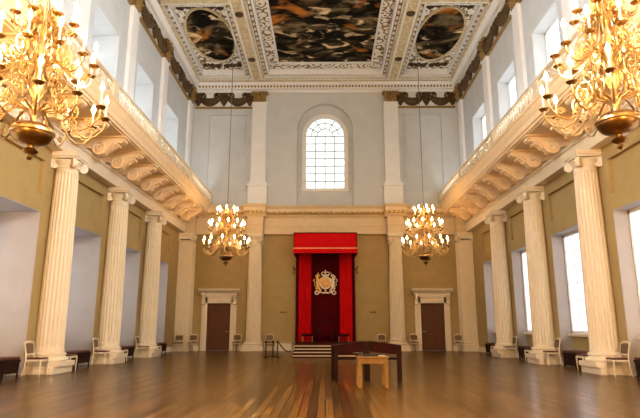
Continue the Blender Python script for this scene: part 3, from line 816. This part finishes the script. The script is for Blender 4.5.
# ------------------------------------------------------------------ chandeliers
def chandelier(label, loc, proto=None):
    grp = 'brass chandeliers'
    if proto: return dup(proto, loc, 0, label, grp)
    r = thing('chandelier', label, 'chandelier', loc, 0, grp)
    b = MB().lathe([(.0, -.46), (.03, -.45), (.05, -.42), (.03, -.39), (.03, -.36), (.10, -.34), (.13, -.30), (.10, -.26), (.05, -.24), (.05, -.20), (.14, -.19), (.26, -.13), (.33, -.04), (.345, .04), (.33, .10), (.26, .16), (.14, .19), (.06, .20)], 28)
    b.build('bowl', M['darkbrass'], r, ang=50)
    MB().lathe([(.345, .0), (.362, .02), (.362, .06), (.34, .08)], 28).build('bowl_rim', M['brass'], r)
    st = MB().lathe([(.07, .20), (.05, .3), (.11, .38), (.13, .45), (.08, .52), (.05, .62), (.12, .78), (.15, .90), (.10, 1.02), (.05, 1.1), (.09, 1.25), (.16, 1.4), (.17, 1.5), (.10, 1.62), (.05, 1.75), (.08, 1.88), (.12, 1.98), (.10, 2.08), (.04, 2.2), (.05, 2.4), (.03, 2.6)], 16)
    st.build('stem', M['brass'], r, ang=50)
    rod = MB().tube([(0,0,2.55), (0,0,ZT-.024-loc[2])], .018, 6); rod.build('rod', M['rod'], r)
    cv = MB()
    # tier: (number, start r, start z, pan r, pan z, dip)
    for ti, (n, r0, z0, r1, z1, dip, ph) in enumerate(((12, .16, .42, 1.14, .46, -.34, 0), (12, .14, 1.28, .88, 1.34, -.20, .26), (8, .10, 2.0, .50, 2.06, -.12, .1))):
        P = [(r0*.5, 0, z0), (r0+.18*(r1-r0), 0, z0+.10), (r0+.36*(r1-r0), 0, z0-.02), (r0+.52*(r1-r0), 0, z0+dip*.75), (r0+.68*(r1-r0), 0, z0+dip), (r0+.84*(r1-r0), 0, z0+dip*.85), (r0+.97*(r1-r0), 0, z0+dip*.4), (r1, 0, z1-.08), (r1, 0, z1)]
        arm0 = None
        for i in range(n):
            a = ph+2*PI*i/n
            if arm0 is None:
                m = MB().tube(P, [.022, .022, .02, .018, .018, .016, .016, .015, .015], 6)
                # curl along the arm
                m.ribbon(spiral(.015, .09, 0, 1.4, 18), .018, (1,0,0), (0,0,1), (r0+.45*(r1-r0), 0, z0+dip*.3), .010)
                m.ribbon(spiral(.015, .07, 1, 1.4, 18), .018, (1,0,0), (0,0,1), (r0+.80*(r1-r0), 0, z0+dip*.55), .010)
                arm0 = m.build('arm', M['brass'], r, ang=60)
                pan = MB().lathe([(.015, z1), (.05, z1+.005), (.085, z1+.035), (.09, z1+.045), (.03, z1+.03), (.025, z1+.08)], 12, (r1,0,0)); pan.build('drip_pan', M['darkbrass'], arm0)
                MB().lathe([(.018, z1+.05), (.018, z1+.33)], 8, (r1,0,0)).build('candle', M['candle'], arm0)
                MB().lathe([(.012, z1+.33), (.034, z1+.36), (.04, z1+.40), (.026, z1+.45), (.004, z1+.51)], 8, (r1,0,0)).build('bulb', M['bulb'], arm0)
                arm0.rotation_euler = (0,0,a)
            else:
                o = arm0.copy(); C.objects.link(o); o.parent = r; o.rotation_euler = (0,0,a)
                for g in list(arm0.children):
                    d = g.copy(); C.objects.link(d); d.parent = o
        # scrollwork hung round the stem on this tier
        sw = MB(); nn = n if ti == 2 else 9
        for i in range(nn):
            a = ph+2*PI*(i+.5)/nn; e = (math.cos(a), math.sin(a), 0); R = r1*.42
            for (rr, zz, sz) in ((R, z0+.28, .20), (R*.75, z0+.58, .17), (R*1.25, z0+.06, .15)):
                if ti == 2: sz *= .6; zz = z0+(zz-z0)*.5
                sw.ribbon([(u*.8, v*1.25) for u, v in spiral(.03, sz, i % 3, 1.6, 20)], .024, e, (0,0,1), (e[0]*rr, e[1]*rr, zz), .012)
        sw.build('scrollwork', M['brass'], r, ang=60)
    return r
CHX = 5.0
c0 = chandelier('large brass candle chandelier cut by the left edge of the frame', (-CHX-.02, 8.77, 4.52))
chandelier('large brass candle chandelier cut by the right edge of the frame', (CHX-.02, 8.77, 4.68), c0)
chandelier('smaller looking distant lit chandelier hanging left of the red canopy', (-CHX+.02, 27.0, 4.72), c0)
chandelier('smaller looking distant lit chandelier hanging right of the red canopy', (CHX, 27.0, 4.72), c0)
for o in [x for x in C.objects if x.get('category') == 'chandelier']:
    for ch in o.children:
        if ch.name.startswith('rod'): ch.scale.z = (ZT-.024-o.location.z)/(ZT-.024-4.52)

# ------------------------------------------------------------------ furniture
def make_chair():
    """back at +y, front at -y"""
    r = thing('side_chair', '', 'chair', group='cream side chairs')
    w, d, sh = .23, .22, .45
    for sx in (-1, 1):
        l = MB().tube([(sx*(w-.02), -d+.02, 0), (sx*(w-.02), -d+.02, .05), (sx*(w-.015), -d+.015, .36), (sx*(w-.015), -d+.015, .42)], [.014, .016, .025, .025], 8)
        l.build('leg', M['chairpaint'], r)
        l = MB().tube([(sx*(w-.02), d+.06, 0), (sx*(w-.02), d-.01, .25), (sx*(w-.02), d-.02, .43)], [.015, .020, .022], 8); l.build('leg', M['chairpaint'], r)
    sf = MB().box(-w, w, -d, d, .385, .44); sf.build('seat_frame', M['chairpaint'], r, bevel=.01)
    MB().box(-w+.012, w-.012, -d+.01, d-.03, .44, .485).build('seat', M['redseat'], r, bevel=.02)
    b = MB()
    for sx in (-1, 1): b.tube([(sx*(w-.02), d-.02, .43), (sx*(w-.02), d-.005, .62), (sx*(w-.01), d+.05, .88)], [.022, .020, .019], 8)
    b.bar((-w+.02, d, .57), (w-.02, d, .57), .03, .035)
    bl = b.build('backrest', M['chairpaint'], r)
    t = MB().tube([(-w-.01, d+.05, .86), (-w*.5, d+.062, .895), (0, d+.066, .905), (w*.5, d+.062, .895), (w+.01, d+.05, .86)], .03, 8); t.build('top_rail', M['chairpaint'], bl)
    k = MB(); q0, q1 = d+.002, d+.045
    k.add([(-w+.04, q0-.02, .60), (w-.04, q0-.02, .60), (w-.04, q0+.02, .60), (-w+.04, q0+.02, .60), (-w+.04, q1-.02, .85), (w-.04, q1-.02, .85), (w-.04, q1+.02, .85), (-w+.04, q1+.02, .85)],
          [(0,3,2,1),(4,5,6,7),(0,1,5,4),(1,2,6,5),(2,3,7,6),(3,0,4,7)])
    k.build('back_pad', M['padbrown'], bl, bevel=.01)
    return r
ch0 = make_chair(); used = [False]
def chair(x, y, rz, label, grp):
    if not used[0]:
        used[0] = True; ch0.location = (x, y, 0); ch0.rotation_euler = (0,0,rz); ch0['label'] = label; ch0['group'] = grp; return
    dup(ch0, (x, y, 0), rz, label, grp)
G = 'cream side chairs with dark red seats'
for s in (-1, 1):
    sd = 'left' if s < 0 else 'right'
    nm = {1: '%s foreground column', 2: 'middle column of the %s wall', 3: 'farthest column of the %s wall'}
    for k in (1, 2, 3):
        y = COLY[k]
        for q, wd in ((-1, 'near'), (1, 'far')):
            chair(s*7.9, y+q*(.87 if q < 0 else .90), -s*PI/2, 'cream chair on the %s side of the %s' % (wd, nm[k] % sd), G)
for x, lb in ((-7.22, 'cream chair between the left corner pier and the left door'), (-4.95, 'cream chair just right of the left door'), (-3.14, 'cream chair between the left end column and the red canopy'),
              (3.14, 'cream chair between the red canopy and the right end column'), (4.95, 'cream chair just left of the right door'), (7.22, 'cream chair just right of the right door')):
    chair(x, 31.05 if abs(x) < 7 else 30.18, 0, lb, G)
chair(-7.98, 30.12, 0, 'cream chair standing in front of the left corner pier', G)

def make_bench():
    r = thing('bench', '', 'bench', group='dark red window benches')
    L, D = .92, .24
    MB().box(-D, D, -L, L, .38, .46).build('seat_rail', M['darkwood'], r, bevel=.01)
    MB().box(-D+.01, D-.01, -L+.01, L-.01, .46, .53).build('seat_pad', M['redseat'], r, bevel=.03)
    for sx in (-1, 1):
        for sy in (-1, 0, 1):
            MB().lathe([(.028, 0), (.028, .06), (.02, .1), (.032, .3), (.035, .38)], 8, (sx*(D-.04), sy*(L-.05), 0)).build('leg', M['darkwood'], r)
    st = MB(); st.box(-D+.02, -D+.05, -L+.05, L-.05, .05, .38); st.box(D-.05, D-.02, -L+.05, L-.05, .12, .38); st.build('apron', M['darkwood'], r, smooth=False)
    return r
b0 = make_bench(); bu = False
bl = {3: 'dark red bench in the window recess at the %s edge of the frame', 4: 'dark red bench in the recess between the near and middle %s columns',
      5: 'dark red bench in the recess between the middle and farthest %s columns', 6: 'dark bench in the recess between the farthest %s column and the corner pier'}
for s in (-1, 1):
    for k in (3, 4, 5, 6):
        lab = bl[k] % ('left' if s < 0 else 'right'); loc = (s*8.34, BAYS[k], 0)
        if k == 6: loc = (s*8.34, 27.6, 0)
        if not bu: b0.location = loc; b0['label'] = lab; bu = True
        else: dup(b0, loc, 0, lab, 'dark red window benches')

# angled dark display desk
V = thing('display_desk', 'dark red wooden double desk with two angled wings, mid floor', 'desk', (1.03, 13.95, 0))
def wing(s):
    # from the middle post to the outer end
    a = Vector((s*.03, .05, 0)); b = Vector((s*.80, -.12, 0)); d = .42
    za, zb = .955, .855; n = Vector((b-a).normalized()); n = Vector((-n.y, n.x, 0)); n = n if n.y > 0 else -n
    def quad(z0a, z1a, z0b, z1b, off0, off1):
        vs = []
        for p, z0, z1 in ((a, z0a, z1a), (b, z0b, z1b)):
            for o in (off0, off1):
                q = p + n*o; vs += [(q.x, q.y, z0), (q.x, q.y, z1)]
        return vs, [(0,1,3,2), (4,6,7,5), (0,4,5,1), (2,3,7,6), (1,5,7,3), (0,2,6,4)]
    p = MB(); p.add(*quad(za-.25, za-.01, zb-.23, zb-.01, 0, .03)); p.build('front_apron', M['maroon'], V, smooth=False, bevel=.006)
    p = MB(); p.add(*quad(za-.25, za-.01, zb-.23, zb-.01, d-.03, d)); p.build('rear_apron', M['maroon'], V, smooth=False, bevel=.006)
    p = MB(); p.add(*quad(za-.03, za, zb-.03, zb, -.02, d+.02)); p.build('desk_top', M['maroon'], V, smooth=False, bevel=.008)
    p = MB(); p.add(*quad(.50, .56, .50, .56, d*.4, d*.4+.06)); p.build('stretcher', M['darkwood'], V, smooth=False)
    for o in (.03, d-.03):
        q = b + n*o; q.x -= s*.04
        MB().bar((q.x, q.y, 0), (q.x, q.y, zb-.02), .085).build('leg', M['darkwood'], V, smooth=False, bevel=.006)
wing(-1); wing(1)
for o in (.06, .42): MB().box(-.07, .07, o-.035+.0, o+.035, 0, .94).build('leg', M['darkwood'], V, smooth=False, bevel=.006)
T = thing('side_table', 'small light oak table with square legs standing before the dark desk', 'table', (1.04, 12.7, 0))
w, d, H = .33, .34, .66
MB().box(-w-.02, w+.02, -d-.02, d+.02, H-.03, H).build('table_top', M['oak'], T, bevel=.008)
ap = MB(); ring(ap, -w+.01, w-.01, -d+.01, d-.01, .025, H-.15, H-.03); ap.build('apron', M['oak'], T, smooth=False)
for sx in (-1, 1):
    for sy in (-1, 1): MB().box(*sorted((sx*w, sx*(w-.075))), *sorted((sy*d, sy*(d-.075))), 0, H-.03).build('leg', M['oak'], T, smooth=False, bevel=.005)
bk = thing('book', 'dark closed book lying on the light oak table', 'book', (1.0, 12.75, H))
MB().box(-.18, .18, -.17, .17, 0, .035).build('cover', M['black'], bk, bevel=.004)
MB().box(-.165, .175, -.165, .165, .006, .029).build('pages', M['paper'], bk, smooth=False)
tag(MB().box(-.07, .07, -.10, .10, 0, .012).build('leaflet', M['paper'], loc=(1.27, 12.78, H)), 'pale leaflet on the right of the light oak table', 'leaflet')

# dais
D = thing('dais', 'low stepped dais with dark red carpet before the throne', 'dais', (0, 24.3, 0))
n = 4
for i in range(n):
    MB().box(-1.42+.0*i, 1.42-.0*i, .42*i, 6.75, .125*i, .125*(i+1)-.02).build('riser', M['carpet'], D, smooth=False)
    MB().box(-1.44, 1.44, .42*i-.03, (.42*(i+1)+.01) if i < n-1 else 6.75, .125*(i+1)-.02, .125*(i+1)).build('tread_carpet', M['carpet'], D, smooth=False)
    MB().box(-1.43, 1.43, .42*i-.012, .42*i, .125*i+.055, .125*i+.105).build('gold_strip', M['paper'], D, smooth=False)
ZD = .5
# canopy of state
K = thing('throne_canopy', 'tall scarlet canopy with deep valance and hanging curtains on the end wall', 'canopy', (0, 31.4, 0))
v = MB(); y0, y1 = -2.1, -.02; hw = 1.74
v.box(-hw, hw, y0, y0+.05, 5.52, 6.30); v.box(-hw, -hw+.05, y0, y1, 5.52, 6.30); v.box(hw-.05, hw, y0, y1, 5.52, 6.30)
va = v.build('valance', M['red'], K, smooth=False)
lw = MB(); lw.box(-hw-.01, hw+.01, y0-.01, y0+.05, 5.22, 5.46); lw.box(-hw-.01, -hw+.05, y0, y1, 5.22, 5.46); lw.box(hw-.05, hw+.01, y0, y1, 5.22, 5.46)
lw.build('lower_valance', M['red'], va, smooth=False)
br = MB(); br.box(-hw-.015, hw+.015, y0-.02, y0+.05, 5.46, 5.52); br.box(-hw-.015, -hw+.05, y0, y1, 5.46, 5.52); br.box(hw-.05, hw+.015, y0, y1, 5.46, 5.52)
br.build('gold_braid', M['braid'], va, smooth=False)
MB().box(-hw, hw, y0, y1, 6.30, 6.36).build('tester', M['crimson'], K, smooth=False)
def pleats(x0, x1, y, z0, z1, n, amp, th=.02):
    N = n*8; top = []
    pts = [(x0+(x1-x0)*i/N, y+amp*math.sin(2*PI*n*i/N)) for i in range(N+1)]
    m = MB(); vs = []; fs = []
    for (px, py) in pts:
        vs += [(px, py-th/2, z0), (px, py+th/2, z0), (px, py+th/2, z1), (px, py-th/2, z1)]
    for i in range(N):
        a = i*4; b = a+4
        for k in range(4):
            l = (k+1) % 4; fs.append((a+k, b+k, b+l, a+l))
    fs += [(0,1,2,3), (4*N+3, 4*N+2, 4*N+1, 4*N)]
    return m.add(vs, fs)
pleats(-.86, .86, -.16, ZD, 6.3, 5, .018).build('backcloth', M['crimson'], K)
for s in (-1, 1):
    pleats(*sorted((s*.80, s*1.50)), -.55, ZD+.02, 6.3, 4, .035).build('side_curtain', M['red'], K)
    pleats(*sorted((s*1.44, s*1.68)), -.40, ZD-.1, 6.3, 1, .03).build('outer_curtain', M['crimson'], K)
    h = MB(); h.tube([(s*1.66, -.02, 4.55), (s*1.80, -.12, 4.55), (s*1.88, -.16, 4.62)], [.05, .045, .02], 8); h.ball((s*1.84, -.14, 4.36), (.06, .06, .10), 8, 6); h.ball((s*1.86, -.14, 4.66), .06, 8, 6)
    h.build('curtain_bracket', M['darkbrass'], K)
# royal arms: relief on the backcloth
A = bpy.data.objects.new('coat_of_arms', None); C.objects.link(A); A.parent = K; A.location = (0, -.26, 3.72)
A['label'] = 'gilt coat of arms with crown, shield and two rearing supporters'
sc = 1.03
def arms(mb, name, mat): 
    mb.v = [(x*sc, y, z*sc) for x, y, z in mb.v]; return mb.build(name, mat, A, ang=60)
m = MB(); m.lathe([(0.001, -.03), (.30, -.03), (.31, 0), (.28, .03), (.0011, .06)], 28); m.moved(Matrix.Rotation(PI/2, 4, 'X')); m.v = [(x, y, z*1.05+.04) for x, y, z in m.v]; arms(m, 'shield', M['armsgold'])
m = MB(); m.tube([(.31*math.cos(2*PI*i/28), -.04, .04+.325*math.sin(2*PI*i/28)) for i in range(28)], .035, 6, True); arms(m, 'garter_ring', M['armssilver'])
m = MB(); m.box(-.012, .012, -.075, -.05, -.2, .28); m.box(-.24, .24, -.075, -.05, .03, .054)
for (x, z) in ((-.11, .15), (.11, .15), (-.11, -.08), (.11, -.08)):
    m.tube([(x-.05, -.07, z-.05), (x, -.075, z+.03), (x+.05, -.07, z)], [.015, .03, .012], 6); m.ball((x, -.07, z-.03), .028, 6, 4)
arms(m, 'quartering', M['braid'])
m = MB(); m.box(-.19, .19, -.09, .01, .40, .46)
for k in (-2, -1, 0, 1, 2): m.ball((k*.085, -.06, .49), .035, 7, 5)
for q in (-1, 1): m.tube([(q*.19, -.04, .46), (q*.22, -.04, .56), (q*.14, -.04, .64), (q*.02, -.04, .60)], .026, 6)
m.tube([(0, -.07, .46), (0, -.08, .55), (0, -.06, .62)], .025, 6); m.ball((0, -.05, .66), .045, 8, 6); m.box(-.012, .012, -.06, -.04, .68, .76); m.box(-.035, .035, -.06, -.04, .71, .735)
arms(m, 'crown', M['armssilver'])
def supporter(s, uni):
    m = MB(); y = -.06
    m.tube([(s*.36, y, -.30), (s*.42, y, -.12), (s*.44, y, .04), (s*.42, y, .18), (s*.44, y, .28)], [.07, .09, .085, .10, .06], 8)          # trunk
    m.tube([(s*.43, y, .24), (s*.44, y, .36), (s*.40, y-.01, .42)], [.075, .06, .055], 8)                                               # neck
    m.ball((s*.39, y-.02, .43), (.085, .07, .07), 8, 6); m.tube([(s*.37, y-.02, .42), (s*.29, y-.02, .39)], [.05, .028], 6)           # head, muzzle
    m.tube([(s*.40, y-.03, .18), (s*.32, y-.05, .22), (s*.26, y-.04, .30)], [.045, .032, .02], 6); m.tube([(s*.40, y+.0, .10), (s*.30, y-.05, .06), (s*.27, y-.04, .14)], [.045, .03, .02], 6)   # forelegs
    m.tube([(s*.40, y, -.20), (s*.52, y-.02, -.26), (s*.44, y, -.40), (s*.52, y, -.47)], [.07, .055, .03, .025], 6)
    m.tube([(s*.36, y, -.24), (s*.30, y-.02, -.32), (s*.36, y, -.42), (s*.30, y, -.47)], [.06, .045, .03, .025], 6)
    m.tube([(s*.46, y, -.18), (s*.60, y, -.10), (s*.58, y, .06), (s*.66, y, .16), (s*.60, y, .24)], [.025, .022, .022, .03, .045], 6)   # tail
    if uni: m.tube([(s*.36, y-.03, .48), (s*.26, y-.03, .66)], [.022, .004], 6); m.tube([(s*.46, y, .44), (s*.54, y, .36), (s*.52, y, .22)], [.03, .045, .03], 6)
    else: m.ball((s*.46, y, .38), (.10, .05, .13), 8, 6); m.ball((s*.40, y-.02, .52), (.05, .04, .05), 7, 5); m.tube([(s*.40, y, .55), (s*.40, y, .64)], [.03, .01], 6)
    arms(m, 'unicorn' if uni else 'lion', M['armssilver'] if uni else M['armsgold'])
supporter(-1, False); supporter(1, True)
m = MB()
for s in (-1, 1):
    m.tube([(s*.05, -.05, -.50), (s*.18, -.06, -.52), (s*.27, -.05, -.44), (s*.24, -.05, -.34), (s*.33, -.05, -.33)], .032, 6)
    m.tube([(.47*s+.10*math.cos(2*PI*i/14), -.05, -.50+.09*math.sin(2*PI*i/14)) for i in range(14)], .034, 6, True)
    m.tube([(s*.28, -.05, -.50), (s*.37, -.05, -.48)], .03, 6)
m.tube([(-.16, -.06, -.52), (0, -.06, -.49), (.16, -.06, -.52)], .045, 6); m.ball((0, -.06, -.38), .05, 8, 6)
arms(m, 'motto_ribbon', M['armssilver'])

# throne and stools on the dais
TH = thing('throne', 'dark red high-backed throne chair under the scarlet canopy', 'chair', (.02, 30.3, ZD))
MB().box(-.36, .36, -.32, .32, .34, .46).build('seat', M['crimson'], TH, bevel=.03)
MB().box(-.38, .38, .26, .34, .40, 1.05).build('backrest', M['crimson'], TH, bevel=.03)
for s in (-1, 1):
    MB().tube([(s*.36, -.30, .66), (s*.36, .0, .68), (s*.36, .30, .70)], .035, 8).build('armrest', M['darkwood'], TH)
    for q in (-1, 1): MB().lathe([(.03, 0), (.04, .05), (.025, .12), (.04, .35), (.03, .66)], 8, (s*.34, q*.29, 0)).build('leg', M['darkwood'], TH)
MB().tube([(-.40, .30, 1.04), (0, .30, 1.14), (.40, .30, 1.04)], .03, 8).build('top_rail', M['darkwood'], TH)
st0 = None
for x, sd in ((-.98, 'left'), (.98, 'right')):
    lab = 'square dark red stool on the %s of the throne' % sd
    if st0 is None:
        st0 = thing('stool', lab, 'stool', (x, 30.2, ZD), 0, 'stools beside the throne')
        MB().box(-.29, .29, -.25, .25, .36, .46).build('seat', M['crimson'], st0, bevel=.03)
        MB().box(-.30, .30, -.26, .26, .31, .36).build('seat_rail', M['maroon'], st0, bevel=.008)
        for q in (-1, 1):
            for p in (-1, 1): MB().lathe([(.03, 0), (.025, .1), (.035, .31)], 8, (q*.26, p*.22, 0)).build('leg', M['gild'], st0)
    else: dup(st0, (x, 30.2, ZD), 0, lab)

# barrier posts left of the dais and a low box by the wall
pz = []
for i, (x, y, w_) in enumerate(((-2.62, 24.6, 'leftmost'), (-2.38, 25.3, 'middle'), (-2.12, 24.8, 'rightmost'))):
    lab = 'short dark barrier post left of the dais steps, %s of three' % w_
    if not pz:
        p = thing('barrier_post', lab, 'post', (x, y, 0), 0, 'barrier posts left of the dais')
        MB().lathe([(.14, 0), (.14, .02), (.03, .05), (.025, .06)], 14).build('foot', M['darkwood'], p); MB().lathe([(.026, .05), (.026, .60), (.045, .62), (.05, .66), (.02, .70)], 10).build('pole', M['maroon'], p)
        pz.append(p)
    else: dup(pz[0], (x, y, 0), 0, lab)
N = 14
tag(MB().tube([(-2.06+.54*i/N, 24.78-.12*i/N, .60-.36*math.sin(PI*i/N*.62)) for i in range(N+1)], .03, 8).build('barrier_rope', M['redseat']), 'dark red rope sagging from a barrier post to the dais', 'rope')
bx = thing('low_box', 'low pale box against the end wall left of the dais', 'box', (-2.32, 31.1, 0))
MB().box(-.48, .48, -.2, .28, 0, .38).build('body', M['paper'], bx, smooth=False, bevel=.01); MB().box(-.5, .5, -.22, .28, .38, .42).build('lid', M['paper'], bx, bevel=.008)
for x, sd in ((-2.42, 'left'), (2.70, 'right')):
    s_ = thing('wall_socket', 'tiny triple black socket on the end wall %s of the canopy' % sd, 'socket', (x, YE, 2.12), 0, 'wall sockets')
    MB().box(-.20, .20, -.012, 0, -.05, .05).build('plate', M['tan'], s_, smooth=False)
    for k in (-1, 0, 1): MB().box(k*.13-.045, k*.13+.045, -.035, -.012, -.035, .035).build('switch', M['black'], s_, smooth=False)

# ------------------------------------------------------------------ lights
def lamp(name, loc, power, col, r):
    l = bpy.data.lights.new(name, 'POINT'); l.energy = power; l.color = col; l.shadow_soft_size = r
    o = bpy.data.objects.new(name, l); C.objects.link(o); o.location = loc
for x in (-CHX, CHX): lamp('warm_fill_light', (x, 1.5, 4.2), 2500, (1, .60, .25), .8)  # added unseen fill lamps for warm light; no chandelier is built here
def strip(name, loc, sx, sy, power, col, tilt):
    l = bpy.data.lights.new(name, 'AREA'); l.shape = 'RECTANGLE'; l.size = sx; l.size_y = sy; l.energy = power; l.color = col
    o = bpy.data.objects.new(name, l); C.objects.link(o); o.location = loc; o.rotation_euler = (PI, tilt, 0)
for s in (-1, 1): strip('gallery_uplight', (s*7.1, 15.5, 8.6), .2, 30, 330, (.88, .94, 1), s*.4)   # uplighters lying on the gallery floors
wd = bpy.data.worlds.new('world'); SC.world = wd; wd.use_nodes = True
wd.node_tree.nodes['Background'].inputs[0].default_value = (.8, .88, 1, 1); wd.node_tree.nodes['Background'].inputs[1].default_value = .3

# ------------------------------------------------------------------ camera
F = 543.0; pit = math.atan(118/F); yaw = math.atan(5.5*math.cos(pit)/F)
cam = bpy.data.cameras.new('camera'); cam.sensor_width = 36; cam.lens = F/640*36; cam.clip_end = 200
co = bpy.data.objects.new('camera', cam); C.objects.link(co); co.location = (0, 0, 1.30); co.rotation_euler = (PI/2+pit, 0, yaw)
SC.camera = co
SC.view_settings.view_transform = 'Standard'; SC.view_settings.look = 'None'; SC.view_settings.exposure = 0.14; SC.view_settings.gamma = 1
